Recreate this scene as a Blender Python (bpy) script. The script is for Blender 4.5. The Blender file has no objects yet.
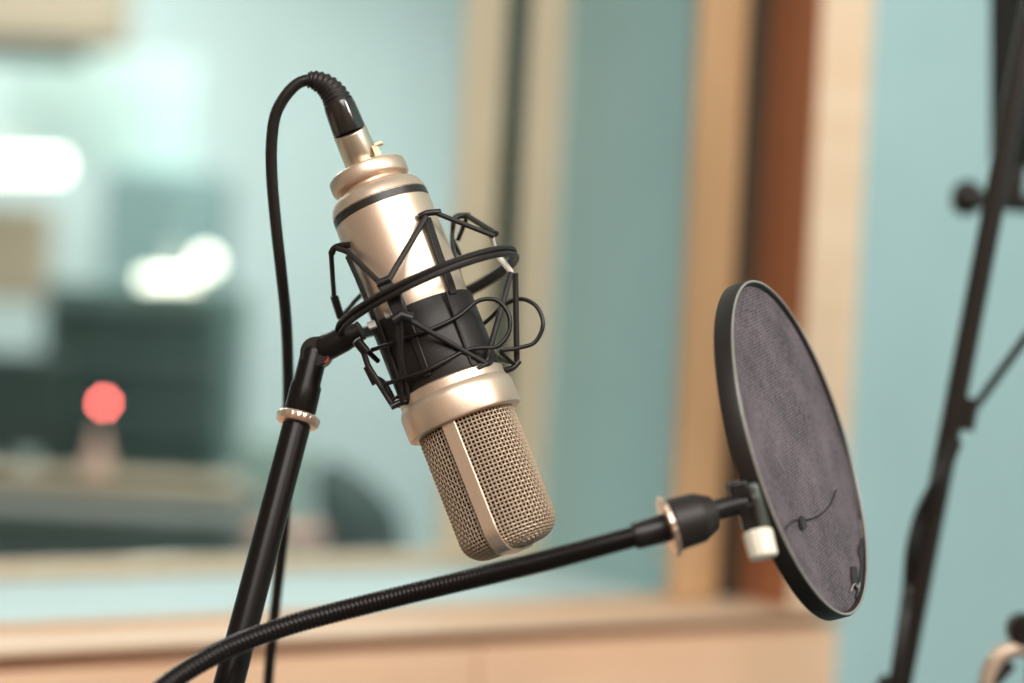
import bpy, math, random
from math import sin, cos, pi, radians as R
from mathutils import Vector as V, Matrix as M
random.seed(7)
sc = bpy.context.scene
COL = sc.collection

# ------------------------------------------------------------------ camera
FPX = 1024 * 70 / 36
CAMP = V((0, 0, 1.35))
CAMR = M.Rotation(R(88.8), 4, 'X') @ M.Rotation(R(3.0), 4, 'Z')
CAM = M.Translation(CAMP) @ CAMR
cd = bpy.data.cameras.new('camera'); cam = bpy.data.objects.new('camera', cd); COL.objects.link(cam)
cam.matrix_world = CAM
cd.lens = 70; cd.sensor_width = 36; cd.clip_start = .05; cd.clip_end = 60
cd.dof.use_dof = True; cd.dof.focus_distance = 1.05; cd.dof.aperture_fstop = 2.1; cd.dof.aperture_blades = 9
sc.camera = cam
D = 1.07; K = D / FPX                      # metres per photo pixel at the microphone

def at(px, py, d=D):                       # a point of the place seen at that pixel, d metres deep
    return CAM @ V(((px - 512) / FPX * d, -(py - 341.5) / FPX * d, -d))

# wall frame: u runs right along the studio window wall, n goes into it
A32 = R(32)
U = V((cos(A32), sin(A32), 0)); N = V((-sin(A32), cos(A32), 0))
WM = M(((U.x, N.x, 0, 0), (U.y, N.y, 0, 0), (0, 0, 1, 0), (0, 0, 0, 1)))

# ------------------------------------------------------------------ world, lights, exposure
w = bpy.data.worlds.new('world'); sc.world = w; w.use_nodes = True
w.node_tree.nodes['Background'].inputs[0].default_value = (.85, .93, .95, 1)
w.node_tree.nodes['Background'].inputs[1].default_value = .3
sc.view_settings.view_transform = 'Standard'; sc.view_settings.look = 'None'
sc.view_settings.gamma = 1; sc.view_settings.use_curve_mapping = False
sc.view_settings.exposure = 0.0

def area(name, loc, target, size, power, col, sy=None):
    l = bpy.data.lights.new(name, 'AREA'); l.energy = power; l.color = col
    l.shape = 'RECTANGLE'; l.size = size; l.size_y = sy or size
    o = bpy.data.objects.new(name, l); COL.objects.link(o)
    o.location = loc; o.rotation_euler = (V(target) - V(loc)).to_track_quat('-Z', 'Y').to_euler()
    return o
area('key_light', (1.2, .2, 2.3), (.1, 1.3, 1.2), .45, 21, (1, .93, .84))
area('booth_ceiling_light', WM @ V((.0, -.35, 2.62)), WM @ V((.3, .2, 0)), 1.6, 78, (1, .97, .93))
area('control_room_light', WM @ V((1.5, 3.6, 2.62)), WM @ V((1.5, 3.6, 0)), 2.6, 120, (1, 1, .985))

# ------------------------------------------------------------------ materials
def mat(name, col, rough=.5, metal=0, noise=None, bump=0, spec=.5, emit=None, coat=0, scale=40, stretch=(1, 1, 1)):
    m = bpy.data.materials.new(name); m.use_nodes = True; nt = m.node_tree; b = nt.nodes['Principled BSDF']
    b.inputs['Base Color'].default_value = (*col, 1); b.inputs['Roughness'].default_value = rough
    b.inputs['Metallic'].default_value = metal; b.inputs['Specular IOR Level'].default_value = spec
    b.inputs['Coat Weight'].default_value = coat
    if emit:
        b.inputs['Emission Color'].default_value = (*emit[0], 1); b.inputs['Emission Strength'].default_value = emit[1]
    if noise or bump:
        tc = nt.nodes.new('ShaderNodeTexCoord'); mp = nt.nodes.new('ShaderNodeMapping'); n = nt.nodes.new('ShaderNodeTexNoise')
        mp.inputs['Scale'].default_value = stretch; n.inputs['Scale'].default_value = scale; n.inputs['Detail'].default_value = 4
        nt.links.new(tc.outputs['Object'], mp.inputs[0]); nt.links.new(mp.outputs[0], n.inputs['Vector'])
        if noise:
            r = nt.nodes.new('ShaderNodeValToRGB'); nt.links.new(n.outputs['Fac'], r.inputs[0])
            r.color_ramp.elements[0].position = .3; r.color_ramp.elements[1].position = .7
            r.color_ramp.elements[0].color = (*noise, 1); r.color_ramp.elements[1].color = (*col, 1)
            nt.links.new(r.outputs[0], b.inputs['Base Color'])
        if bump:
            bp = nt.nodes.new('ShaderNodeBump'); bp.inputs['Strength'].default_value = bump; bp.inputs['Distance'].default_value = .001
            nt.links.new(n.outputs['Fac'], bp.inputs['Height']); nt.links.new(bp.outputs[0], b.inputs['Normal'])
    return m

CHAMP = mat('champagne_metal', (.74, .575, .45), .38, .75, noise=(.69, .53, .41), bump=.05, scale=900)
CHAMP2 = mat('champagne_wire', (.60, .46, .34), .5, .45)
NICKEL = mat('satin_nickel', (.72, .62, .5), .3, .9)
BRASS = mat('gold_tab', (.72, .55, .36), .4, .7)
COPPER = mat('copper_ring', (.85, .62, .49), .28, .9)
DARKBAND = mat('dark_band', (.02, .017, .015), .35, spec=.4)
INNER = mat('inner_screen', (.018, .010, .006), .8, 0, spec=.2)
RUBBER = mat('black_rubber', (.016, .012, .011), .46, spec=.35, bump=.1, scale=600)
PLAST = mat('black_plastic', (.011, .008, .0075), .38, spec=.35)
GLOSS = mat('gloss_black', (.015, .012, .011), .2, coat=.6)
HOOP = mat('hoop_plastic', (.014, .010, .009), .42, spec=.3)
PAINT = mat('black_enamel', (.008, .0055, .005), .28, spec=.22)
CORDM = mat('elastic_cord', (.016, .012, .011), .5, spec=.4, bump=.3, scale=2500)
WHITEC = mat('white_elastic', (.8, .76, .7), .6)
CABLEM = mat('cable_jacket', (.012, .009, .008), .42, spec=.35)
REDP = mat('red_plastic', (.6, .02, .015), .4)
CREAM = mat('cream_plastic', (.74, .68, .56), .4)
GREYG = mat('grey_green_metal', (.12, .13, .12), .35, .6)
EDGE = mat('hoop_edge', (.30, .28, .25), .4, .2)
STANDP = mat('stand_enamel', (.014, .010, .009), .3, spec=.4)
FOAM = mat('panel_fabric', (.008, .009, .007), .8, spec=.2, bump=.6, scale=500)
WOODC = mat('pale_casing_wood', (.90, .68, .49), .5, noise=(.85, .61, .42), bump=.05, scale=6, stretch=(1, 1, 6))
WOODS = mat('sill_wood', (.74, .53, .37), .5, noise=(.68, .46, .31), scale=6)
WOODT = mat('tan_frame_wood', (.58, .36, .19), .5, noise=(.52, .30, .145), bump=.05, scale=8, stretch=(6, 6, .6))
WOODB = mat('brown_reveal_wood', (.42, .165, .078), .5, noise=(.36, .135, .06), bump=.05, scale=8, stretch=(6, 6, .6))
WOODF = mat('far_frame_wood', (.78, .58, .42), .55, noise=(.72, .52, .36), scale=8, stretch=(6, 6, .6))
WOODA = mat('apron_wood', (.90, .60, .40), .5, noise=(.85, .53, .34), bump=.05, scale=4, stretch=(1, 1, 5))
GROOVE = mat('dark_groove', (.035, .03, .018), .7)
GROOVEG = mat('groove_shade', (.045, .055, .035), .7)
TEAL = mat('teal_wall_paint', (.41, .60, .625), .75, noise=(.39, .58, .605), bump=.1, scale=14)
TEALF = mat('teal_lining_fabric', (.47, .63, .63), .9, noise=(.43, .60, .60), bump=.2, scale=9)
PALEF = mat('pale_blue_lining_fabric', (.66, .75, .765), .9, noise=(.62, .72, .735), bump=.2, scale=9)
MINT = mat('control_room_paint', (.67, .74, .725), .8, noise=(.64, .72, .70), scale=3)
WHITEP = mat('white_paint', (.8, .82, .8), .8)
PANELW = mat('added_warm_panelling', (.34, .23, .15), .6, noise=(.28, .18, .11), scale=5)  # made up for the unseen walls, to add warm reflections
CARPET = mat('grey_carpet', (.12, .12, .12), .95, noise=(.09, .09, .09), bump=.5, scale=200)

def glass():
    m = bpy.data.materials.new('window_glass'); m.use_nodes = True; nt = m.node_tree
    for n in list(nt.nodes): nt.nodes.remove(n)
    o = nt.nodes.new('ShaderNodeOutputMaterial'); mx = nt.nodes.new('ShaderNodeMixShader')
    t = nt.nodes.new('ShaderNodeBsdfTransparent'); g = nt.nodes.new('ShaderNodeBsdfGlossy'); f = nt.nodes.new('ShaderNodeFresnel')
    t.inputs[0].default_value = (.95, .975, .97, 1); g.inputs['Roughness'].default_value = .02; f.inputs[0].default_value = 1.3
    nt.links.new(f.outputs[0], mx.inputs[0]); nt.links.new(t.outputs[0], mx.inputs[1]); nt.links.new(g.outputs[0], mx.inputs[2])
    nt.links.new(mx.outputs[0], o.inputs[0]); return m
GLASS = glass()

def screen_mat():
    m = bpy.data.materials.new('nylon_screen'); m.use_nodes = True; nt = m.node_tree; b = nt.nodes['Principled BSDF']; L = nt.links.new
    tc = nt.nodes.new('ShaderNodeTexCoord')
    n1 = nt.nodes.new('ShaderNodeTexNoise'); n1.inputs['Scale'].default_value = 28; n1.inputs['Detail'].default_value = 5; n1.inputs['Roughness'].default_value = .6
    n2 = nt.nodes.new('ShaderNodeTexNoise'); n2.inputs['Scale'].default_value = 420; n2.inputs['Detail'].default_value = 2
    w1 = nt.nodes.new('ShaderNodeTexWave'); w1.inputs['Scale'].default_value = 190; w1.bands_direction = 'X'; w1.inputs['Distortion'].default_value = 1.5; w1.inputs['Detail Scale'].default_value = .3
    w2 = nt.nodes.new('ShaderNodeTexWave'); w2.inputs['Scale'].default_value = 190; w2.bands_direction = 'Y'; w2.inputs['Distortion'].default_value = 1.5; w2.inputs['Detail Scale'].default_value = .3
    for n in (n1, n2, w1, w2): L(tc.outputs['Object'], n.inputs['Vector'])
    mu = nt.nodes.new('ShaderNodeMath'); mu.operation = 'MULTIPLY'; L(w1.outputs['Fac'], mu.inputs[0]); L(w2.outputs['Fac'], mu.inputs[1])
    ad = nt.nodes.new('ShaderNodeMath'); ad.operation = 'MULTIPLY_ADD'; L(mu.outputs[0], ad.inputs[0]); ad.inputs[1].default_value = .45; L(n2.outputs['Fac'], ad.inputs[2])
    ad2 = nt.nodes.new('ShaderNodeMath'); ad2.operation = 'MULTIPLY_ADD'; L(n1.outputs['Fac'], ad2.inputs[0]); ad2.inputs[1].default_value = 1.1; L(ad.outputs[0], ad2.inputs[2])
    mr = nt.nodes.new('ShaderNodeMapRange'); mr.inputs[1].default_value = .8; mr.inputs[2].default_value = 1.5; L(ad2.outputs[0], mr.inputs[0])
    r = nt.nodes.new('ShaderNodeValToRGB'); L(mr.outputs[0], r.inputs[0])
    r.color_ramp.elements[0].color = (.014, .009, .012, 1); r.color_ramp.elements[1].color = (.15, .108, .128, 1)
    L(r.outputs[0], b.inputs['Base Color']); b.inputs['Roughness'].default_value = .7
    b.inputs['Sheen Weight'].default_value = .05
    return m
SCREEN = screen_mat()

def lamp_mat(name, col, s):
    m = bpy.data.materials.new(name); m.use_nodes = True; nt = m.node_tree
    b = nt.nodes['Principled BSDF']; b.inputs['Base Color'].default_value = (*col, 1)
    b.inputs['Emission Color'].default_value = (*col, 1); b.inputs['Emission Strength'].default_value = s
    return m

# ------------------------------------------------------------------ mesh helpers
class G:
    def __init__(s): s.v = []; s.f = []
    def add(s, vs, fs):
        o = len(s.v); s.v += [V(p) for p in vs]; s.f += [tuple(i + o for i in f) for f in fs]; return s
    def box(s, c, h, m=None):
        m = m or M.Identity(3)
        vs = [V(c) + m @ V((x * h[0], y * h[1], z * h[2])) for x in (-1, 1) for y in (-1, 1) for z in (-1, 1)]
        return s.add(vs, [(0, 1, 3, 2), (4, 6, 7, 5), (0, 4, 5, 1), (2, 3, 7, 6), (0, 2, 6, 4), (1, 5, 7, 3)])
    def wbox(s, u0, u1, n0, n1, z0, z1):
        vs = [WM @ V((x, y, z)) for x in (u0, u1) for y in (n0, n1) for z in (z0, z1)]
        return s.add(vs, [(0, 1, 3, 2), (4, 6, 7, 5), (0, 4, 5, 1), (2, 3, 7, 6), (0, 2, 6, 4), (1, 5, 7, 3)])
    def tube(s, pts, r, n=12, closed=False, squash=None, up=None):
        pts = [V(p) for p in pts]; L = len(pts)
        rr = r if isinstance(r, (list, tuple)) else [r] * L
        T = []
        for i in range(L):
            a = pts[(i - 1) % L] if (closed or i) else pts[0]; b = pts[(i + 1) % L] if (closed or i < L - 1) else pts[-1]
            T.append((b - a).normalized())
        nrm = T[0].orthogonal().normalized() if up is None else (V(up) - T[0] * V(up).dot(T[0])).normalized()
        vs = []
        for i in range(L):
            if up is not None: nrm = (V(up) - T[i] * V(up).dot(T[i])).normalized()
            else: nrm = (nrm - T[i] * nrm.dot(T[i])).normalized()
            bn = T[i].cross(nrm)
            sq = squash or (1, 1)
            for k in range(n):
                a = 2 * pi * k / n
                vs.append(pts[i] + rr[i] * (cos(a) * sq[0] * nrm + sin(a) * sq[1] * bn))
        fs = []
        for i in range(L if closed else L - 1):
            j = (i + 1) % L
            for k in range(n):
                fs.append((i * n + k, i * n + (k + 1) % n, j * n + (k + 1) % n, j * n + k))
        if not closed:
            fs.append(tuple(reversed(range(n)))); fs.append(tuple((L - 1) * n + k for k in range(n)))
        return s.add(vs, fs)
    def lathe(s, prof, p0, ax, n=64, rim=None):   # prof: (distance along axis, radius); rim(k)->radius factor
        p0 = V(p0); ax = V(ax).normalized(); a = ax.orthogonal().normalized(); b = ax.cross(a)
        vs = []; fs = []
        for t, r in prof:
            for k in range(n):
                q = 2 * pi * k / n; r2 = r * (rim(k, t) if rim else 1)
                vs.append(p0 + ax * t + r2 * (cos(q) * a + sin(q) * b))
        for i in range(len(prof) - 1):
            for k in range(n):
                fs.append((i * n + k, i * n + (k + 1) % n, (i + 1) * n + (k + 1) % n, (i + 1) * n + k))
        if prof[0][1] > 1e-6: fs.append(tuple(reversed(range(n))))
        if prof[-1][1] > 1e-6: fs.append(tuple((len(prof) - 1) * n + k for k in range(n)))
        return s.add(vs, fs)
    def strip(s, path, wdir, w, up, th):       # flat bar swept along a path
        path = [V(p) for p in path]; vs = []; L = len(path)
        for i, p in enumerate(path):
            wd = (wdir[i] if isinstance(wdir, list) else V(wdir)); ud = (up[i] if isinstance(up, list) else V(up))
            for a, b in ((-1, -1), (1, -1), (1, 1), (-1, 1)): vs.append(p + wd * (a * w / 2) + ud * (b * th / 2))
        fs = [(0, 1, 2, 3), tuple((L - 1) * 4 + k for k in (3, 2, 1, 0))]
        for i in range(L - 1):
            for k in range(4): fs.append((i * 4 + k, (i + 1) * 4 + k, (i + 1) * 4 + (k + 1) % 4, i * 4 + (k + 1) % 4))
        return s.add(vs, fs)

def curve(pts, n=10):                          # Catmull-Rom through the points
    P = [V(p) for p in pts]; P = [2 * P[0] - P[1]] + P + [2 * P[-1] - P[-2]]; out = []
    for i in range(1, len(P) - 2):
        a, b, c, d = P[i - 1:i + 3]
        for k in range(n):
            t = k / n
            out.append(.5 * ((2 * b) + (c - a) * t + (2 * a - 5 * b + 4 * c - d) * t * t + (3 * b - a - 3 * c + d) * t ** 3))
    out.append(P[-2]); return out

import bmesh
def obj(name, g, material, parent=None, bevel=0, world=True, angle=38, kind=None):
    me = bpy.data.meshes.new(name)
    inv = parent['_m'].inverted() if (parent is not None and world) else M.Identity(4)
    me.from_pydata([inv @ p for p in g.v], [], g.f)
    bm = bmesh.new(); bm.from_mesh(me); bmesh.ops.recalc_face_normals(bm, faces=bm.faces); bm.to_mesh(me); bm.free()
    me.materials.append(material)
    me.polygons.foreach_set('use_smooth', [True] * len(me.polygons)); me.set_sharp_from_angle(angle=R(angle)); me.update()
    o = bpy.data.objects.new(name, me); COL.objects.link(o)
    if parent is not None: o.parent = parent['_o']
    if bevel:
        b = o.modifiers.new('bevel', 'BEVEL'); b.width = bevel; b.segments = 2; b.limit_method = 'ANGLE'
    if kind: o['kind'] = kind
    return {'_o': o, '_m': parent['_m'] if parent is not None else M.Identity(4)}

def thing(name, label, cat, m, group=None):
    if not isinstance(m, M): m = M.Translation(V(m))
    o = bpy.data.objects.new(name, None); COL.objects.link(o); o.matrix_world = m; o.empty_display_size = .05
    o['label'] = label; o['category'] = cat
    if group: o['group'] = group
    return {'_o': o, '_m': m}

def single(name, label, cat, g, material, origin=None, bevel=0, group=None):
    t = {'_o': None, '_m': M.Translation(V(origin)) if origin is not None else M.Identity(4)}
    me = bpy.data.meshes.new(name)
    inv = t['_m'].inverted(); me.from_pydata([inv @ p for p in g.v], [], g.f)
    bm = bmesh.new(); bm.from_mesh(me); bmesh.ops.recalc_face_normals(bm, faces=bm.faces); bm.to_mesh(me); bm.free()
    me.materials.append(material); me.polygons.foreach_set('use_smooth', [True] * len(me.polygons)); me.set_sharp_from_angle(angle=R(38))
    o = bpy.data.objects.new(name, me); COL.objects.link(o); o.matrix_world = t['_m']; t['_o'] = o
    if bevel:
        b = o.modifiers.new('bevel', 'BEVEL'); b.width = bevel; b.segments = 2; b.limit_method = 'ANGLE'
    o['label'] = label; o['category'] = cat
    if group: o['group'] = group
    return t

def struct(name, g, material, bevel=0): return obj(name, g, material, None, bevel, kind='structure')

# ================================================================== THE SETTING
FN = 1.49           # face of the booth's window wall
CN = 1.80           # control room side of the wall
ZT = 1.98           # top of the window opening
# the wall around the opening, booth side
g = G(); g.wbox(1.30, 1.86, FN, CN, 0, 2.7); g.wbox(-1.3, 1.30, FN, CN, 0, .86)
g.wbox(-1.3, 1.30, FN, CN, ZT + .06, 2.7); g.wbox(-1.3, -.66, FN, CN, .86, ZT + .06)
struct('wall_front', g, TEAL)
struct('floor', G().wbox(-1.3, 1.86, -1.6, FN, -.05, 0), CARPET)
struct('ceiling', G().wbox(-1.3, 1.86, -1.6, FN, 2.7, 2.75), WHITEP)
struct('wall_left', G().wbox(-1.4, -1.3, -1.6, CN, 0, 2.7), PANELW)
struct('wall_right', G().wbox(1.86, 1.96, -1.6, CN, 0, 2.7), TEAL)
struct('wall_back', G().wbox(-1.3, 1.86, -1.7, -1.6, 0, 2.7), PANELW)
# casing boards on the wall face
struct('trim_1', G().wbox(1.252, 1.318, 1.474, FN, 1.067, ZT + .07), WOODC, .003)
struct('trim_2', G().wbox(-.70, 1.252, 1.474, FN, ZT, ZT + .07), WOODC, .003)
struct('trim_3', G().wbox(-.70, -.63, 1.474, FN, .70, ZT + .07), WOODC, .003)
# apron of joined boards under the window, and the thin sill board above it
g = G(); xs = [-.63, -.1, .42, .905, 1.318]
for a, b in zip(xs, xs[1:]): g.wbox(a + .0012, b - .0012, 1.476, 1.50, .70, 1.046)
struct('trim_4', g, WOODA, .002)
struct('trim_6', G().wbox(-.63, 1.316, 1.492, 1.52, .70, 1.058), WOODB)  # browner backing, so the shadow line under the sill is in its colour
struct('trim_5', G().wbox(-.63, 1.252, 1.470, 1.541, 1.0585, 1.066).wbox(1.252, 1.320, 1.470, FN, 1.0585, 1.066), WOODS, .002)
# near window: brown reveal, frame, pane
win1 = struct('window_1', G().wbox(1.2505, 1.272, 1.4755, 1.5556, 1.066, ZT).wbox(-.65, -.63, 1.476, 1.541, 1.066, ZT).wbox(-.65, 1.272, 1.476, 1.541, ZT, ZT + .02), WOODB)
obj('window_frame', G().wbox(1.158, 1.216, 1.54, 1.549, 1.066, ZT - .02).wbox(-.61, -.53, 1.54, 1.549, 1.066, ZT - .02)
    .wbox(-.53, 1.158, 1.54, 1.549, 1.060, 1.072).wbox(-.53, 1.158, 1.54, 1.549, ZT - .09, ZT - .02), WOODT, win1, .003)
obj('gap_shade', G().wbox(1.200, 1.2504, 1.5530, 1.5558, 1.066, ZT).wbox(-.64, -.61, 1.5415, 1.549, 1.066, ZT), GROOVE, win1)  # near-black strips in the gap, the recess shade put into their colour
obj('glass_pane', G().wbox(-.54, 1.16, 1.550, 1.555, 1.068, ZT - .08), GLASS, win1)
# lined cavity between the panes
struct('wall_cavity_right', G().wbox(1.16, 1.26, 1.556, 1.773, 1.0, ZT + .03), TEALF)
struct('wall_cavity_left', G().wbox(-.63, -.53, 1.556, 1.773, 1.0, ZT + .03), TEALF)
struct('wall_cavity_floor', G().wbox(-.53, 1.16, 1.556, 1.773, 1.0, 1.070), PALEF)
struct('wall_cavity_top', G().wbox(-.53, 1.16, 1.556, 1.773, ZT - .09, ZT + .03), TEALF)
# far window frame and pane
win2 = struct('window_2', G().wbox(1.114, 1.158, 1.773, 1.79, 1.07, ZT).wbox(-.53, -.47, 1.773, 1.79, 1.07, ZT)
    .wbox(-.47, 1.114, 1.773, 1.79, 1.07, 1.086).wbox(-.47, 1.114, 1.773, 1.79, ZT - .1, ZT), WOODF, .003)
obj('window_frame', G().wbox(1.036, 1.083, 1.776, 1.786, 1.088, ZT - .1).wbox(-.44, -.4, 1.776, 1.786, 1.088, ZT - .1), WOODF, win2, .003)
obj('gap_shade', G().wbox(1.081, 1.116, 1.783, 1.789, 1.088, ZT - .1).wbox(-.472, -.438, 1.783, 1.789, 1.088, ZT - .1), GROOVEG, win2)  # dark strip in the frame groove, shade put into its colour
obj('glass_pane', G().wbox(-.41, 1.035, 1.787, 1.791, 1.086, ZT - .1), GLASS, win2)
# control room beyond
struct('floor_control_room', G().wbox(-1.5, 4.0, CN, 5.4, -.05, 0), CARPET)
struct('ceiling_control_room', G().wbox(-1.5, 4.0, CN, 5.4, 2.7, 2.75), WHITEP)
struct('wall_control_room_back', G().wbox(-1.5, 4.0, 5.4, 5.5, 0, 2.7), MINT)
struct('wall_control_room_right', G().wbox(4.0, 4.1, CN, 5.5, 0, 2.7), MINT)
struct('wall_control_room_left', G().wbox(-1.6, -1.5, CN, 5.5, 0, 2.7), MINT)
g = G(); g.wbox(1.86, 4.0, CN - .1, CN, 0, 2.7)
struct('wall_control_room_front', g, MINT)

# ================================================================== CONTROL ROOM (seen through both panes)
def facing(px0, py0, px1, py1, d, th):         # a slab standing square to the window view at depth d
    g = G(); a = at(px0, py1, d); b = at(px1, py1, d); c = at(px0, py0, d); e = V((0, 1, 0)) * th
    r = (b - a); r.z = 0; u = V((0, 0, abs(c.z - a.z)))
    base = V((a.x, a.y, (a.z + b.z) / 2))
    vs = [base, base + r, base + r + u, base + u]; vs += [p + e for p in vs]
    return g.add(vs, [(0, 1, 2, 3), (4, 7, 6, 5), (0, 4, 5, 1), (1, 5, 6, 2), (2, 6, 7, 3), (3, 7, 4, 0)])
def merge(*gs):
    g = G()
    for x in gs: g.add(x.v, x.f)
    return g

DKT = mat('dark_teal_cabinet', (.10, .17, .145), .5, noise=(.07, .12, .105), scale=4)
DKT2 = mat('teal_cabinet', (.30, .41, .40), .6, noise=(.26, .37, .36), scale=3)
DKS = mat('dark_screen', (.035, .055, .05), .3)
DESKW = mat('desk_wood', (.34, .245, .15), .5, noise=(.28, .20, .12), scale=4)
DESKD = mat('desk_panel', (.13, .10, .07), .6)
DESKG = mat('mixer_casing', (.07, .085, .075), .5)
TANB = mat('tan_board', (.46, .35, .25), .7)
SHADE = mat('lamp_housing', (.7, .7, .65), .6)
HOT = lamp_mat('lamp_glow', (1, .94, .78), 5)
REDL = lamp_mat('red_glow', (1, .16, .14), 44)
CONE = mat('pink_beige_stand', (.75, .45, .36), .6)

# tall cabinet with an open pale upper half
t = thing('storage_cabinet', 'tall teal cabinet with pale doors standing behind the studio desk', 'cabinet', at(140, 470, 4.6))
obj('body', facing(88, 168, 192, 560, 4.75, .4), DKT2, t, .01)
obj('door', facing(92, 175, 138, 420, 4.73, .02), DKT2, t, .004)
obj('door', facing(142, 175, 188, 420, 4.73, .02), DKT2, t, .004)
PALEB = mat('pale_board', (.66, .80, .75), .7)
t = single('wall_board', 'pale board on the back wall above the teal cabinet', 'board', facing(0, 55, 192, 165, 4.9, .03), PALEB, at(90, 110, 4.9), .004)
single('curtain_box', 'tan box beam along the top of the back wall', 'beam', facing(-60, -60, 112, 40, 4.4, .2), TANB, at(20, 0, 4.4), .01)
single('roller_blind', 'folded dark green blind just under the tan box beam', 'blind', facing(-60, 46, 84, 60, 4.38, .05), DKS, at(0, 50, 4.45), .01)
single('notice_board', 'tan panel below the left glowing lamp', 'panel', facing(-60, 205, 44, 300, 4.2, .05), TANB, at(0, 250, 4.2), .005)
# equipment rack / screens: the dark mass over the desk
t = thing('equipment_rack', 'dark equipment rack behind the red indicator lamp', 'rack', at(120, 500, 3.75))
obj('casing', facing(35, 285, 218, 475, 3.85, .35), DKT, t, .01)
for i in range(3):
    obj('module', facing(45, 300 + i * 55, 208, 343 + i * 55, 3.83, .02), DKS, t, .004)
t = thing('computer_monitor', 'dark switched-off monitor at the left edge of the desk', 'monitor', at(0, 480, 3.5))
obj('screen', facing(-60, 352, 62, 452, 3.5, .03), DKS, t, .004)
obj('stand', facing(-12, 452, 12, 478, 3.52, .03), DKS, t, .004)
# desk
t = thing('studio_desk', 'long tan studio desk running across the control room', 'desk', at(100, 560, 3.35))
obj('desktop', facing(-120, 476, 238, 490, 3.25, .12), DESKW, t, .006)
obj('front_panel', facing(-110, 490, 232, 512, 3.3, .04), DESKD, t, .004)
obj('shelf', facing(-110, 500, 236, 508, 3.2, .12), DESKD, t, .004)
g = G()
for px in (-100, 225):
    a = at(px, 512, 3.4); g.box((a.x, a.y + .1, a.z / 2), (.03, .2, a.z / 2))
obj('leg', G().add(g.v[:8], [tuple(f) for f in g.f[:6]]), DESKD, t); obj('leg', G().add(g.v[8:], [tuple(i - 8 for i in f) for f in g.f[6:]]), DESKD, t)
t = thing('mixing_console', 'grey-green mixing console in front of the tan desk', 'mixer', at(110, 545, 2.9))
obj('casing', facing(-80, 516, 232, 550, 2.9, .2), DESKG, t, .01)
obj('edge_strip', facing(-80, 511, 230, 515, 2.9, .02), DESKD, t, .003)
a = at(76, 546, 2.9); obj('pedestal', G().box((a.x, a.y + .15, a.z / 2), (.25, .12, a.z / 2)), DESKG, t)
# red indicator lamp on a small stand
t = thing('indicator_lamp', 'small glowing red lamp on a pale cone stand', 'lamp', at(98, 478, 3.3))
a = at(97, 478, 3.3); b = at(99, 428, 3.3); c = at(104, 403, 3.3)
obj('stand', G().lathe([(0, .024), (.004, .024), (.03, .017), ((b - a).length, .004)], a, b - a, 24), CONE, t)
obj('stem', G().tube([b, c], .002, 8), DESKD, t)
obj('bulb', G().lathe([(-.006, 0), (-.005, .004), (0, .006), (.005, .004), (.006, 0)], c, (0, 0, 1), 16), REDL, t)
# glowing lamps
def strip_lamp(name, label, px0, px1, py, h, d, mt):
    a = at(px0, py, d); b = at(px1, py, d); t = thing(name, label, 'lamp', (a + b) / 2)
    m = (a + b) / 2; ax = (b - a).normalized(); L = (b - a).length / 2; H = h / FPX * d / 2
    obj('diffuser', G().tube([a, b], H, 16), mt, t)
    obj('housing', G().tube([a + V((0, .03, 0)), b + V((0, .03, 0))], H * .9, 12), SHADE, t)
    obj('bracket', G().tube([m + V((0, .03, 0)), m + V((0, .03, H + .06))], .008, 8), SHADE, t)
strip_lamp('wall_lamp', 'glowing strip lamp at the left edge of the control room', -40, 64, 166, 22, 4.1, HOT)
strip_lamp('wall_lamp', 'glowing strip lamp above the equipment rack', 142, 196, 279, 12, 3.8, HOT)
a = at(206, 262, 3.8)
t = thing('globe_lamp', 'small round glowing lamp beside the strip lamp over the rack', 'lamp', a)
obj('globe', G().lathe([(-.022, 0), (-.019, .011), (-.011, .019), (0, .022), (.011, .019), (.019, .011), (.022, 0)], a, (0, 0, 1), 20), HOT, t)
obj('bracket', G().tube([a + V((0, 0, -.02)), a + V((-.02, .03, -.06))], .005, 8), SHADE, t)
# chair back and a red cushion near the right of the window view
t = thing('office_chair', 'dark high-backed office chair right of the desk', 'chair', at(350, 560, 3.2))
CH = mat('chair_fabric', (.04, .055, .05), .8)
c = at(352, 520, 3.2)
g = G()
pr = [(0, .02), (.05, .075), (.12, .085), (.2, .07), (.25, .03)]
g.tube([at(322, 462, 3.2), at(340, 492, 3.2), at(360, 525, 3.2), at(374, 575, 3.2)], [.018, .055, .075, .065], 16, squash=(1, .6))
obj('backrest', g, CH, t)
s0 = at(385, 600, 3.42); obj('seat', G().box((s0.x, s0.y, s0.z), (.23, .23, .035)), CH, t, .03)
obj('column', G().tube([(s0.x, s0.y, s0.z - .03), (s0.x, s0.y, .08)], .025, 12), PLAST, t)
for k in range(5):
    q = 2 * pi * k / 5; obj('leg', G().tube([(s0.x, s0.y, .1), (s0.x + .22 * cos(q), s0.y + .22 * sin(q), .03)], [.022, .014], 8), PLAST, t)
t = thing('side_table', 'low reddish side table between desk and office chair', 'table', at(290, 560, 2.9))
a = at(265, 545, 2.9)
obj('tabletop', facing(244, 534, 318, 546, 2.85, .12), mat('red_brown', (.42, .18, .12), .5), t, .004)
for px in (243, 316):
    q = at(px, 548, 2.91); obj('leg', G().box((q.x, q.y, q.z / 2), (.015, .015, q.z / 2 - .005)), DESKD, t)
t = thing('partition_screen', 'pale green partition panel right of the desk', 'panel', at(270, 480, 3.9))
obj('panel', facing(232, 440, 300, 560, 3.9, .05), mat('sage_panel', (.34, .42, .36), .7), t, .005)

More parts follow.
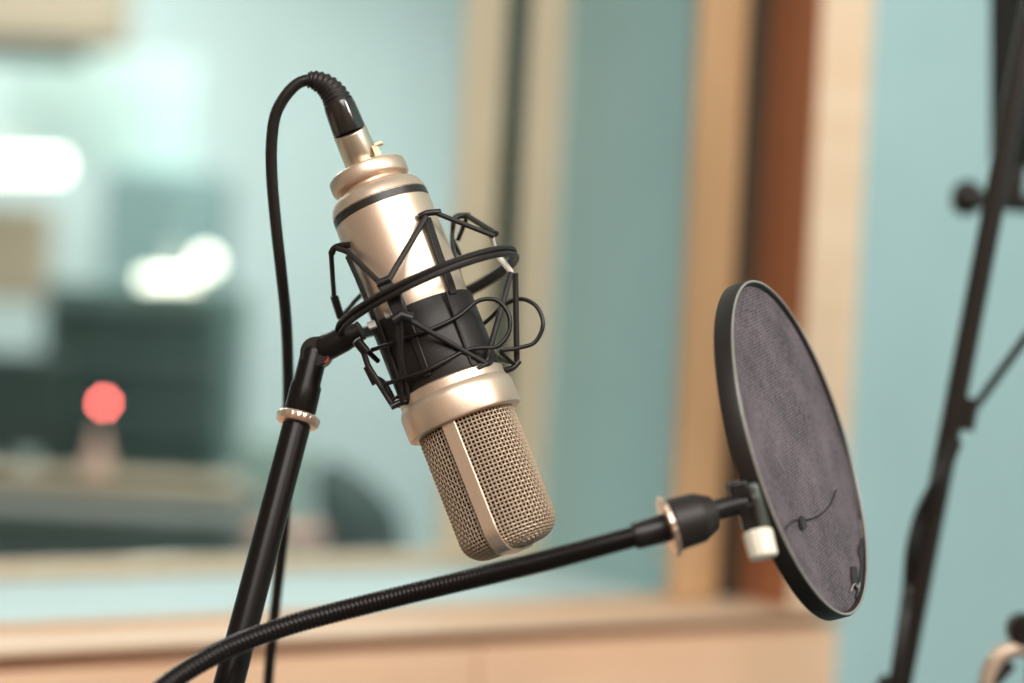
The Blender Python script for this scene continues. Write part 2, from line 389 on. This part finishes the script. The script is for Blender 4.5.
# ================================================================== MICROPHONE
AL = R(21.9); TI = R(10)
def frame_of(al, ti):                          # down axis, right, toward camera in camera space -> world
    a = V((sin(al) * cos(ti), -cos(al) * cos(ti), sin(ti))); e1 = V((cos(al), sin(al), 0)); e2 = V((-sin(al) * sin(ti), cos(al) * sin(ti), cos(ti)))
    R3 = CAMR.to_3x3(); return R3 @ a, R3 @ e1, R3 @ e2
ax, e1, e2 = frame_of(AL, TI)
O = at(369, 178, D + 130 * K * sin(TI))
def mic_matrix(o, ax, e1, e2):
    x, y, z = e1, -e2, -ax
    return M(((x.x, y.x, z.x, o.x), (x.y, y.y, z.y, o.y), (x.z, y.z, z.z, o.z), (0, 0, 0, 1)))
MM = mic_matrix(O, ax, e1, e2); SS = 1.012
def P(s, ph, r):                               # s px down the mic, ph degrees (0 front, 90 right), r px -> local metres
    q = R(ph); return V((r * sin(q) * K, -r * cos(q) * K, -s * K * SS))
def LG(prof, n=96, rim=None):                  # lathe in mic space
    return G().lathe([(s * K * SS, r * K) for s, r in prof], (0, 0, 0), (0, 0, -1), n, rim)
mic = thing('condenser_microphone', 'champagne studio condenser microphone hanging upside down in the black shock mount', 'microphone', MM)
def mp(name, g, m, parent=mic, bevel=0): return obj(name, g, m, parent, bevel, world=False)
mp('shell', LG([(13, 0), (13, 33), (14, 39), (16.5, 43.5), (20, 46.5), (25, 49), (30.2, 50), (30.8, 49.2), (39, 49.2), (39.6, 50.2), (90, 50.3), (150, 50.3), (226, 50), (226, 0)], 128), CHAMP)
mp('dark_stripe', LG([(31, 48.6), (31.3, 50.1), (38.6, 50.1), (39, 48.6)], 128), DARKBAND)
rk = mp('locking_ring', LG([(-8.5, 0), (-8.5, 37), (-7, 39.3), (-5.5, 40), (5, 40), (7, 39.2), (8, 37), (8, 0)], 240, lambda k, t: 1 + (.009 if (k % 2 and abs(t / K) < 5.6) else 0)), CHAMP)
mp('neck', LG([(8, 0), (8, 33), (13.2, 34), (13.2, 0)], 96), CHAMP)
mp('collar', LG([(224, 0), (224, 52.5), (225.5, 54.6), (234, 54.6), (235, 55.4), (237.5, 57), (240.5, 58.3), (243, 58.6), (263, 58.6), (265.4, 58), (266.4, 56.5), (266.4, 0)], 128), CHAMP)
# grille: woven wires round a rounded basket
prof = [(266 + i * 4.05, 48.6) for i in range(0, 28)]
c0, rc = prof[-1][0], 21.0
for i in range(1, 9):
    q = pi / 2 * i / 9; prof.append((c0 + rc * sin(q), 48.6 - rc + rc * cos(q)))
for r_ in (25.5, 21.5, 17.5, 13.5, 9.5): prof.append((c0 + rc + .9 * (1 - r_ / 27.6), r_))
SEND = c0 + rc
NW = 76; wr = .70
def nrm2(i):
    a = prof[max(i - 1, 0)]; b = prof[min(i + 1, len(prof) - 1)]; t = (b[0] - a[0], b[1] - a[1]); l = math.hypot(*t)
    return (-t[1] / l, t[0] / l)      # (ds, dr) outward
g = G()
for k in range(NW):
    pts = []
    last = len(prof) if k % 2 == 0 else len(prof) - 3
    for i in range(last):
        n_ = nrm2(i); o_ = .75 * (1 if (i + k) % 2 else -1)
        s_, r_ = prof[i]; pts.append(P(s_ + n_[0] * o_, 360 * k / NW, r_ + n_[1] * o_))
    g.tube(pts, wr * K, 5)
for i in range(len(prof)):
    n_ = nrm2(i); pts = []
    s_, r_ = prof[i]
    for k in range(NW * 2):
        o_ = -.75 * cos(pi * k / 2 + pi / 2 * 0) * (1 if i % 2 else -1) if k % 2 == 0 else 0
        pts.append(P(s_ + n_[0] * o_, 180 * k / NW, r_ + n_[1] * o_))
    g.tube(pts, wr * K, 5, closed=True)
gr = mp('grille', g, CHAMP2)
mp('inner_screen', LG([(266, 45.6)] + [(c0, 45.6)] + [(c0 + 18 * sin(pi / 2 * i / 6), 45.6 - 18 + 18 * cos(pi / 2 * i / 6)) for i in range(1, 7)] + [(c0 + 18, 0)], 64), INNER, gr)
# flat strap over the basket
cen = []; out = []
pp = [(prof[i][0], prof[i][1], nrm2(i)) for i in range(len(prof))] + [(SEND + 1, 0, (1, 0))]
for ph, seq in ((-16, pp), (164, list(reversed(pp))[1:])):
    for s_, r_, n_ in seq:
        cen.append(P(s_ + n_[0] * 2.2, ph, r_ + n_[1] * 2.2))
        d_ = P(n_[0] + 0.0, ph, n_[1]); d_ = d_.normalized(); out.append(d_)
wd = P(0, 74, 1).normalized()
mp('strap', G().strip(cen, wd, 14.5 * K, out, 3.0 * K), CHAMP, mic, .0004)

# ================================================================== SHOCK MOUNT
def Q(px, py, dz=0):                                   # dz: how far behind the mic's own (tilted) axis
    s_ = (px - 368) * .3665 + (py - 175) * .930
    return at(px, py, D + (dz - (s_ - 130) * .176) * K)
def B(px, py, dz=0): return at(px, py, D + dz * K)
axr, r1, r2 = frame_of(R(24.3), R(7.5))
RC = Q(428, 293.5, 0)
mount = thing('shock_mount', 'black elastic-cord spider shock mount ringed around the condenser microphone', 'shock mount', RC)
def sm(name, g, m, bevel=0, parent=mount): return obj(name, g, m, parent, bevel)
ring = []
def ringp(th, r, s=0): q = R(th); return RC + (r * sin(q) * r1 + r * cos(q) * r2 + s * axr) * K
pr = [(-3.5, 92.5), (-5.6, 94.5), (-5.8, 97.5), (-3.6, 99.2), (-1.4, 98.4), (-.4, 96), (.6, 96), (1.6, 98.2), (3.6, 99), (5.8, 97.5), (5.6, 94.5), (3.5, 92.5)]
g = G(); n = 128; L_ = len(pr)
vs = [ringp(360 * k / n, r, s) for k in range(n) for s, r in pr]
fs = [(k * L_ + i, k * L_ + (i + 1) % L_, ((k + 1) % n) * L_ + (i + 1) % L_, ((k + 1) % n) * L_ + i) for k in range(n) for i in range(L_)]
g.add(vs, fs); sm('outer_ring', g, RUBBER)
# clamp cup around the mic
def mw(s, ph, r): return MM @ P(s, ph, r)
def LGW(prof, n=96): return G().lathe([(s * K * SS, r * K) for s, r in prof], O, ax, n)
cup = sm('clamp_band', LGW([(146, 50.6), (146, 52.6), (148, 53.2), (222, 53), (224, 52.4), (224, 50.6)]), RUBBER)
# flat cradle bars
def cyl_local(p):                                      # radial direction at a world point
    q = MM.inverted() @ p; rad = V((q.x, q.y, 0)).normalized(); tan = V((-rad.y, rad.x, 0))
    return MM.to_3x3() @ rad, MM.to_3x3() @ tan
def bar(pts, w=8, th=2.4):
    pts = curve(pts, 6); rd = [cyl_local(p) for p in pts]
    return G().strip(pts, [x[1] for x in rd], w * K, [x[0] for x in rd], th * K)
sm('cradle_bar', bar([mw(70, 46, 56), mw(110, 44, 54.5), mw(135, 44, 54.5), mw(150, 43, 54)], 9), PLAST, .0003)
sm('cradle_bar', bar([mw(74, -54, 57), mw(110, -54, 55), mw(150, -54, 54.5), mw(218, -55, 57), mw(222, -56, 64)], 9), PLAST, .0003)
sm('cradle_bar', bar([mw(66, 118, 72), mw(90, 122, 62), mw(150, 124, 55), mw(205, 122, 58), mw(222, 118, 72)], 7), PLAST, .0003)
sm('cradle_bar', bar([mw(132, -122, 56), mw(150, -124, 55), mw(205, -124, 58), mw(222, -120, 66)], 7), PLAST, .0003)
sm('cradle_bar', bar([mw(128, -14, 54), mw(150, -14, 55), mw(218, -16, 56)], 7), PLAST, .0003)
# hooks
def hook(pts, r=3.4): return G().tube(curve(pts, 5), r * K, 10)
for pts in ([Q(419, 217, -42), Q(428, 213, -42), Q(440, 212, -36)],
            [Q(331, 254, -22), Q(336, 247, -26), Q(349, 245, -32)],
            [Q(452, 221, 26), Q(459, 216, 30), Q(470, 216, 30)],
            [Q(477, 366, -40), Q(486, 364, -36), Q(490, 362, -30)],
            [Q(391, 407, -34), Q(399, 403, -32), Q(409, 401, -32)],
            [Q(503, 371, 8), Q(512, 368, 16), Q(519, 361, 20)],
            [Q(373, 377, -10), Q(384, 384, -16), Q(393, 400, -24)]):
    sm('hook', hook(pts), PLAST)
# ring lugs (front one hangs inside the ring)
sm('lug', G().strip([Q(383, 282, -80), Q(393, 296, -81), Q(402, 317, -78)], r1, 15 * K, r2, 6 * K), PLAST, .001)
sm('lug', G().tube([Q(378, 284, -82), Q(390, 279, -82)], 4.2 * K, 10), PLAST)
sm('lug', G().tube([Q(393, 321, -80), Q(402, 315, -80), Q(412, 319, -78)], 5.5 * K, 12), PLAST)
sm('lug', G().tube([Q(356, 340, -40), Q(366, 352, -34)], 5 * K, 12), PLAST)
sm('lug', G().tube([Q(334, 296, 20), Q(341, 318, 30)], 4.2 * K, 12), PLAST)
sm('lug', G().tube([Q(367, 366, -30), Q(376, 384, -26)], 4.2 * K, 12), PLAST)
# elastic cords
def cord(pts, r=2.5, m=CORDM, c=False): sm('elastic_cord', G().tube(curve(pts, 6) if c else pts, r * K, 10), m)
cord([Q(331, 252, -22), Q(334, 296, 18), Q(341, 318, 30)])
cord([Q(341, 318, 30), Q(355, 301, 56), Q(366, 290, 66)])
cord([Q(337, 248, -28), Q(348, 252, -34), Q(380, 283, -82)], 3)
cord([Q(388, 281, -82), Q(405, 252, -66), Q(426, 217, -44)], 3)
cord([Q(436, 213, -38), Q(494, 236, -16)], 2.6)
cord([Q(466, 215, 30), Q(496, 234, -14)], 3)
cord([Q(453, 223, 26), Q(452, 238, 40), Q(460, 255, 58)], 2.3)
cord([Q(466, 220, 30), Q(458, 240, 46)], 2.4)
cord([Q(491, 236, -14), Q(496, 252, 6), Q(508, 268, 4), Q(512, 274, 0)], 3, WHITEC, True)
cord([Q(511, 273, -2), Q(486, 363, -34)], 2.9)
cord([Q(515.5, 273, 2), Q(517, 362, 20)], 3)
cord([Q(404, 317, -80), Q(485, 363, -38)], 2.7)
cord([Q(401, 318, -80), Q(401, 356, -60), Q(409, 400, -34)], 2.6)
cord([Q(397, 318, -80), Q(400, 358, -60), Q(402, 401, -34)], 2.4)
cord([Q(361, 344, -38), Q(368, 366, -30), Q(392, 404, -30)], 3)
cord([Q(362, 346, -36), Q(378, 361, -10)], 2.6)
cord([Q(446, 292, -50), Q(471, 363, -46), Q(477, 369, -44)], 1.7)
cord([Q(477, 369, -44), Q(486, 364, -38)], 2.4)
sm('mic_metal_patch', G().box(Q(372, 325, -58), (4 * K, 4 * K, 3.5 * K), MM.to_3x3()), WHITEC, .0005)  # added pale blocks stand in for mic metal showing past the ring
sm('mic_metal_patch', G().box(Q(388, 314, -66), (3.6 * K, 4 * K, 3.6 * K), MM.to_3x3()), WHITEC, .0005)
# squeeze-handle wires
def wire(pts, r=2.2): sm('squeeze_handle', G().tube(curve(pts, 8), r * K, 10), PLAST)
wire([Q(372, 350, -30), Q(392, 343, -50), Q(415, 335, -57), Q(439, 326, -56), Q(460, 315, -50), Q(478, 301, -44), Q(496, 300, -42), Q(508, 313, -42), Q(509, 331, -42),
      Q(498, 346, -44), Q(480, 348, -46), Q(464, 351, -48), Q(445, 361, -56), Q(425, 371, -57), Q(402, 379, -50), Q(385, 384, -38)])
wire([Q(478, 328, 30), Q(489, 319, 26), Q(503, 306, 20), Q(520, 299, 14), Q(536, 306, 10), Q(543, 324, 8), Q(535, 342, 8), Q(518, 348, 6), Q(502, 351, 2), Q(507, 358, 8), Q(516, 366, 18)])
# swivel joint, black elbow between ring and boom
sj = sm('swivel_joint', G().lathe([(0, .0), (0, 12 * K), (3 * K, 14 * K), (26 * K, 13 * K), (40 * K, 10.5 * K), (46 * K, 10 * K), (46 * K, 0)], B(321, 350, 0), B(362, 330, -8) - B(321, 350, 0), 40), PLAST)
obj('knuckle', G().lathe([(-11 * K, 0), (-11 * K, 14 * K), (-9.5 * K, 15.5 * K), (9.5 * K, 15.5 * K), (11 * K, 14 * K), (11 * K, 0)], B(317, 353, 0), r2, 40), PLAST, sj)
obj('red_washer', G().lathe([(0, 0), (0, 5 * K), (1.6 * K, 5 * K), (1.6 * K, 0)], B(324, 358, -10.5), r2, 20), REDP, sj)
bo = (B(304, 352, 0) - B(297, 421, 0)).normalized()
obj('socket', G().lathe([(0, 0), (0, 16 * K), (26 * K, 15.6 * K), (29 * K, 13.8 * K), (62 * K, 13.6 * K), (66 * K, 11 * K), (66 * K, 0)], B(300, 411, 0), B(315, 350, 0) - B(300, 411, 0), 40), PAINT, sj)

# ================================================================== MIC STAND with boom
BT = B(298, 420, 0); BB = at(150, 985, .98); bd = (BB - BT).normalized()
base_xy = V((BB.x, BB.y, 0))
st = thing('microphone_stand', 'black boom microphone stand rising left of the microphone, silver ring at its top', 'microphone stand', base_xy)
obj('boom', G().tube([BT + bd * .0, BT + bd * .1, BT + bd * .2, BB - bd * .0], [14.2 * K, 14.4 * K, 15.4 * K, 15.8 * K], 40), PAINT, st)
obj('lock_ring', G().lathe([(-6.5 * K, 13 * K), (-6.5 * K, 20 * K), (-4.5 * K, 21.5 * K), (1.5 * K, 21.5 * K), (3.5 * K, 20 * K), (5.0 * K, 13 * K)], B(297.5, 421, 0), bd, 96, lambda k, t: 1 + (.03 if (k % 4 < 2) and t < -1.0 * K else 0)), COPPER, st)
obj('pole', G().tube([BB + V((0, 0, .03)), V((BB.x, BB.y, .25))], .0105, 24), PAINT, st)
obj('boom_clamp', G().lathe([(-.02, 0), (-.02, .02), (.02, .02), (.02, 0)], BB, (0, 1, 0), 32), PLAST, st)
for k in range(3):
    q = 2 * pi * k / 3 + .5
    obj('leg', G().tube([(BB.x, BB.y, .3), (BB.x + .33 * cos(q), BB.y + .33 * sin(q), .012)], .009, 12), PAINT, st)

# ================================================================== CABLE with XLR plug
u0 = B(343.5, 119, 0)
cabp = [B(336, 103, 3), B(331, 92, 4), B(322, 83, 4), B(310, 80, 4), B(297, 84, 4), B(284, 98, 4), B(275, 117, 6), B(271.5, 145, 10), B(272, 180, 16), B(276, 225, 24), B(281, 270, 34), B(286, 320, 60), B(288, 370, 90), B(288, 420, 120),
        B(287, 470, 150), B(284, 530, 180), B(276, 600, 210), B(268, 683, 240), B(262, 780, 260), B(250, 1000, 300)]
mc = thing('microphone_cable', 'black microphone cable looping from the silver plug down behind the boom', 'cable', cabp[0])
end = cabp[-1]
obj('cord', G().tube(curve(cabp + [V((end.x - .03, end.y + .02, .4)), V((end.x - .02, end.y + .05, .03)), V((end.x + .2, end.y + .2, .008))], 8), 5.9 * K, 14), CABLEM, mc)
pa = (B(367, 171, 6) - B(345, 118, 0)).normalized()      # plug axis, pointing at the mic
def pl(px, py, dz=0): return B(px, py, dz)
b0 = O - ax * 8.5 * K
b1 = B(349.5, 131.5, 5)
dirp = (b1 - b0).normalized(); Lb = (b1 - b0).length
obj('plug_barrel', G().lathe([(0, 0), (0, 18.3 * K), (Lb + .5 * K, 17.4 * K), (Lb + 1.5 * K, 16.8 * K), (Lb + 1.5 * K, 0)], b0, dirp, 64), NICKEL, mc)
b2 = B(337.5, 101, 2)
d2 = (b2 - b1).normalized(); L2 = (b2 - b1).length
obj('plug_shell', G().lathe([(-.5 * K, 0), (-.5 * K, 16.4 * K), (1.5 * K, 17.0 * K), (L2 * .8, 16 * K), (L2 * .97, 15 * K), (L2, 13.8 * K), (L2, 0)], b1, d2, 64, lambda k, t: 1 - (.05 if (k % 16) < 3 and 4 * K < t < L2 * .85 else 0)), GLOSS, mc)
# ribbed strain relief following the cable's bend
sp = curve([B(339, 104, 2), B(333.5, 94, 3), B(325.5, 85.5, 4), B(315, 80.5, 4), B(308, 80, 4)], 14)
rr = [((14.5 - 7 * (i / (len(sp) - 1)) ** 1.2) + (.5, .8, .5, -.4, -.7, -.4)[i % 6]) * K for i in range(len(sp))]
obj('strain_relief', G().tube(sp, rr, 32), RUBBER, mc, angle=60)
lt = obj('latch', G().box(B(377, 152, 4), (3.2 * K, 3.4 * K, 7 * K), MM.to_3x3()).box(B(378.5, 144, 4), (4.2 * K, 3.4 * K, 1.8 * K), MM.to_3x3()), BRASS, mc, .0003)

# ================================================================== POP FILTER
PD = 1.055; KP = PD / FPX
ta = R(18.3); nz = .385
R3 = CAMR.to_3x3()
pn = R3 @ V((cos(ta) * math.sqrt(1 - nz * nz), sin(ta) * math.sqrt(1 - nz * nz), nz))      # face normal, to the right and toward us
pm = R3 @ V((-sin(ta), cos(ta), 0)); pk = pm.cross(pn)
FC = at(802.5, 445.5, PD); HR = 174.5 * KP
pf = thing('pop_filter', 'round black pop filter with purple-grey mesh on a ribbed gooseneck', 'pop filter', FC)
def PFM(o): return M(((pk.x, pm.x, pn.x, o.x), (pk.y, pm.y, pn.y, o.y), (pk.z, pm.z, pn.z, o.z), (0, 0, 0, 1)))
g = G()
HB = 18.5 * KP
g.lathe([(-HB, HR - 6 * KP), (-HB, HR - 1 * KP), (-HB + .0006, HR), (-.001, HR), (0, HR - .8 * KP), (.0002, HR - 3.6 * KP), (-.0008, HR - 5.4 * KP), (-.002, HR - 6 * KP)], FC, pn, 160)
g.f = [f for f in g.f if len(f) == 4]
n = 160; Lp = 8
g.add([g.v[k] for k in range(n)] + [g.v[7 * n + k] for k in range(n)], [(k, (k + 1) % n, n + (k + 1) % n, n + k) for k in range(n)])
hp = obj('hoop', g, HOOP, pf)
g = G().lathe([(.0000, HR - 1.2 * KP), (.0006, HR - 1.6 * KP), (.0006, HR - 3.4 * KP), (.0000, HR - 3.9 * KP)], FC, pn, 160); g.f = [f for f in g.f if len(f) == 4]
obj('edge_bead', g, EDGE, hp)
# mesh discs
def disc(off, r, seed, relief=.0006):
    g = G(); nr, na = 40, 120; rnd = random.Random(seed); ph = [rnd.uniform(0, 6.28) for _ in range(6)]
    vs = [FC + pn * off]
    for i in range(1, nr + 1):
        rr_ = r * i / nr
        for k in range(na):
            q = 2 * pi * k / na; x, y = rr_ * cos(q), rr_ * sin(q)
            f = 1 - (i / nr) ** 4
            h = relief * f * (sin(x * 70 + ph[0]) * sin(y * 55 + ph[1]) + .5 * sin(x * 160 + y * 90 + ph[2]))
            if .86 < i / nr < .93: h -= .0005
            vs.append(FC + pn * (off + h) + pk * x + pm * y)
    fs = [(0, 1 + k, 1 + (k + 1) % na) for k in range(na)]
    for i in range(nr - 1):
        for k in range(na):
            fs.append((1 + i * na + k, 1 + (i + 1) * na + k, 1 + (i + 1) * na + (k + 1) % na, 1 + i * na + (k + 1) % na))
    return g.add(vs, fs)
def local_disc(off, r, seed):
    g = disc(off, r, seed); m = PFM(FC + pn * 0)
    me_o = obj('mesh_screen', G().add([m.inverted() @ p for p in g.v], g.f), SCREEN, None)
    o = me_o['_o']; o.parent = pf['_o']; o.matrix_local = pf['_m'].inverted() @ m
    return me_o
s1 = local_disc(-.0022, HR - 5 * KP, 3); local_disc(-HB + .0015, HR - 5 * KP, 5)
def onf(px, py, lift=.0009):                   # point on the front mesh seen at a pixel
    d = (at(px, py, 1.0) - CAMP); t = (FC + pn * -.0022 - CAMP).dot(pn) / d.dot(pn); return CAMP + d * t + pn * lift
DKH = mat('dark_mark', (.02, .016, .018), .7); LTH = mat('frayed_nylon', (.24, .21, .19), .8)
def pfw(name, g, m, bevel=0, parent=pf, angle=38): return obj(name, g, m, parent, bevel, angle=angle)
pfw('dark_line', G().tube(curve([onf(784, 529), onf(790, 522), onf(800, 519), onf(806, 520), onf(817, 516), onf(828, 506), onf(835, 490)], 6), .00045, 6), DKH)  # dark curved line on the mesh
def inface(p):
    q = p - FC; h = q.dot(pn); q = q - pn * h; m_ = HR - 6.5 * KP
    return FC + pn * h + q * min(1, m_ / q.length)
def blot(pts): 
    g = G(); P_ = [inface(onf(*p, .0012)) for p in pts]; Q_ = [p - pn * .0012 for p in P_]; n_ = len(P_)
    return g.add(P_ + Q_, [tuple(range(n_)), tuple(reversed(range(n_, 2 * n_)))] + [(k, (k + 1) % n_, n_ + (k + 1) % n_, n_ + k) for k in range(n_)])
pfw('tear', blot([(799, 516), (803, 518), (805, 528), (801, 530), (799, 524)]), DKH)
pfw('tear', blot([(857, 551), (862, 540), (864.5, 549), (864, 566), (861, 584), (857, 597), (854, 599), (857, 584), (860, 566)]), DKH)
pfw('tear', blot([(850, 567), (855, 567), (856, 578), (855, 590), (852, 584)]), DKH)
pfw('frayed_edge', G().tube(curve([inface(p) for p in [onf(849, 592), onf(853, 584), onf(856, 588), onf(858, 583), onf(857, 592)]], 4), .0005, 6), LTH)
pfw('frayed_edge', G().tube(curve([inface(p) for p in [onf(864, 550), onf(865.5, 541), onf(866.2, 530)]], 4), .0003, 6), LTH)
# clamp hardware
cj = at(745, 500, 0.976); KA = 0.976 / FPX
def bxd(px, py, d, hx, hy, hz, rot=0, m=PLAST, name='clamp', bev=.0012, parent=pf):
    rm = R3 @ M.Rotation(R(rot), 3, 'Z'); return pfw(name, G().box(at(px, py, d), (hx * KA, hy * KA, hz * KA), rm), m, bev, parent)
cl = bxd(738.5, 490, 0.976, 9.5, 9, 10, 14)
bxd(749, 516, 0.976, 9.5, 13.5, 11, 14, PLAST, 'clamp_block', .0012, cl)
bxd(758.5, 505, 0.960, 4.5, 22, 6, 17, GREYG, 'bracket', .001)
bxd(755, 497, 0.953, 3, 3, 3, 17, GREYG, 'screw', .0006)
k0 = at(757, 531, 0.960); k1 = at(764, 558, 0.956)
pfw('thumb_screw', G().lathe([(0, 0), (0, 13.5 * KA), (1.5 * KA, 15 * KA), ((k1 - k0).length - 2 * KA, 14.4 * KA), ((k1 - k0).length, 12.5 * KA), ((k1 - k0).length, 0)], k0, k1 - k0, 72, lambda k, t: 1 - (.04 if k % 6 < 2 else 0)), CREAM)
n0 = at(710, 512, 0.971); n1 = at(745, 503, 0.976)
pfw('arm', G().tube([n0, n1], 10.5 * KA, 24), PLAST)
a0 = at(670, 526, 0.966); a1 = at(728, 509, 0.973); ad = (a1 - a0).normalized(); La = (a1 - a0).length
pfw('coupling', G().lathe([(0, 0), (0, 25 * KA), (1.5 * KA, 26.5 * KA), (31 * KA, 25 * KA), (33 * KA, 24 * KA), (46 * KA, 18 * KA), (47.5 * KA, 16.5 * KA), (47.5 * KA, 0)], a0, ad, 48), RUBBER, angle=16)
rd = (ad + R3 @ V((0.02, .06, .10))).normalized()
pfw('lock_ring', G().lathe([(-3 * KA, 18 * KA), (-3 * KA, 29.5 * KA), (-1.5 * KA, 31 * KA), (1 * KA, 31 * KA), (2.5 * KA, 29.5 * KA), (2.5 * KA, 18 * KA)], a0 - ad * 1 * KA, rd, 80, lambda k, t: 1 - (.03 if k % 4 < 2 else 0)), COPPER)
gp = [at(636, 536, .962), at(600, 546, .968), at(540, 562, .982), at(470, 579, .998), at(400, 596, 1.008), at(340, 611, 1.008), at(290, 625, 1.002), at(240, 643, .994), at(205, 660, .986), at(168, 684, .978), at(130, 720, .97), at(105, 770, .962), at(108, 850, .95), BB + V((0, -.03, .03))]
pts = curve(gp, 40)
# resample evenly for the ribs
ev = [pts[0]]; step = 1.45 * K; acc = 0
for a, b in zip(pts, pts[1:]):
    l = (b - a).length
    while acc + l >= step:
        t_ = (step - acc) / l; a = a + (b - a) * t_; ev.append(a.copy()); l = (b - a).length; acc = 0
    acc += l
gr_r = [(10.4 if i % 3 else 9.65) * K * .95 for i in range(len(ev))]
pfw('gooseneck', G().tube(ev, gr_r, 18), PAINT)
pfw('sleeve', G().tube([at(633, 536.5, .9618), at(636, 535.8, .962), at(668, 527, .967)], [12 * KA, 13.5 * KA, 14.5 * KA], 32), PLAST)
pfw('stand_clip', G().lathe([(-.012, 0), (-.012, .018), (.012, .018), (.012, 0)], BB + V((0, -.03, .03)), (0, 1, 0), 24), PLAST)

# ================================================================== SECOND STAND at the right
SD = 1.32; KS = SD / FPX
t0, t1 = at(1048, -75, SD), at(901, 683, SD)
dn = (t1 - t0).normalized(); foot = t1 + dn * ((t1.z - .02) / -dn.z)
s2 = thing('tripod_stand', 'slanted black stand tube crossing the right side in front of teal wall', 'stand', foot)
obj('tube', G().tube([t0, foot], 11 * KS, 32), STANDP, s2)
j0 = at(967, 418, SD + .02)
obj('strut', G().tube([at(1075, 270, SD - .02), j0], 4.6 * KS, 16), STANDP, s2)
obj('joint_collar', G().tube([at(969, 398, SD), at(963, 430, SD)], 10.8 * KS, 24), STANDP, s2)
obj('foot', G().lathe([(0, 0), (0, .014), (.02, .014), (.02, 0)], foot + V((0, 0, -.02)), (0, 0, 1), 20), RUBBER, s2)
for sx in (.45, -.3):
    q = foot + V((sx, .25, 0)); top = t1 + dn * .1; obj('leg', G().tube([top, V((q.x, q.y, .01))], .008, 12), STANDP, s2)
cb = [at(957, 440, SD - .02), at(948, 462, SD - .02), at(934, 487, SD - .02), at(920, 515, SD - .01), at(911, 550, SD - .01), at(908, 585, SD), at(903, 625, SD - .015), at(893, 690, SD - .02), at(870, 800, SD)]
e_ = cb[-1]
single('stand_cable', 'black cable bowing out along the slanted stand tube', 'cable', G().tube(curve(cb + [V((e_.x, e_.y, .3)), V((e_.x - .05, e_.y + .05, .01)), V((e_.x - .3, e_.y + .1, .008))], 8), 6 * KS, 12), CABLEM, cb[0])
# knob and cross bar behind, carrying the dark panel
BD = 1.52; KB = BD / FPX
ps = thing('acoustic_panel', 'black mesh-fronted panel at the top right corner, on a bar ending in a round knob', 'panel', at(1020, 100, BD))
obj('panel', G().strip([at(1018, -120, BD), at(1018, 60, BD), at(1018, 168, BD)], (at(1060, 60, BD + .02) - at(992, 60, BD)).normalized(), 64 * KB, (at(1060, 60, BD) - at(1060, 60, BD + 1)).normalized(), .03), FOAM, ps, .006)
kb = at(967, 198, BD)
obj('cross_bar', G().tube([at(975, 199, BD), at(1110, 213, BD + .05)], 9.5 * KB, 24), STANDP, ps)
bdv = (at(1100, 213, BD) - kb).normalized()
obj('knob', G().lathe([(-15 * KB, 0), (-14 * KB, 10 * KB), (-9 * KB, 16 * KB), (0, 18.5 * KB), (8 * KB, 16 * KB), (14 * KB, 10 * KB), (14 * KB, 0)], kb, bdv, 32), PLAST, ps)
obj('bracket', G().box(at(1012, 185, BD), (10 * KB, .012, 20 * KB)), STANDP, ps, .002)
pb = at(1110, 213, BD + .05)
obj('pole', G().tube([pb + V((0, 0, .1)), V((pb.x, pb.y, .02))], .012, 16), STANDP, ps)
obj('base', G().lathe([(0, 0), (0, .14), (.015, .14), (.022, .05), (.022, 0)], V((pb.x, pb.y, 0)), (0, 0, 1), 40), STANDP, ps)
# blurred clamp at the lower right corner
CDp = 1.30; KC = CDp / FPX
ck = thing('stand_clamp', 'beige and black boom clamp at the lower right corner', 'clamp', at(1005, 660, CDp))
obj('clamp_body', G().tube(curve([at(985, 700, CDp), at(990, 672, CDp), at(1000, 655, CDp), at(1020, 648, CDp), at(1045, 650, CDp)], 6), 9 * KC, 16), mat('beige_metal', (.55, .42, .32), .4, .5), ck)
obj('wing_knob', G().lathe([(-14 * KC, 0), (-14 * KC, 12 * KC), (-8 * KC, 17 * KC), (8 * KC, 17 * KC), (14 * KC, 12 * KC), (14 * KC, 0)], at(1024, 630, CDp), (0, 1, 0), 24), PLAST, ck)
obj('boom', G().tube([at(1010, 662, CDp), at(975, 700, CDp), at(930, 760, CDp)], 8 * KC, 16), STANDP, ck)
q = at(1045, 650, CDp); obj('pole', G().tube([q, V((q.x, q.y, .02))], .011, 16), STANDP, ck)
obj('base', G().lathe([(0, 0), (0, .12), (.015, .12), (.02, .04), (.02, 0)], V((q.x, q.y, 0)), (0, 0, 1), 40), STANDP, ck)

for o in list(bpy.data.objects):
    for k in ('_o', '_m'):
        if k in o.keys(): del o[k]
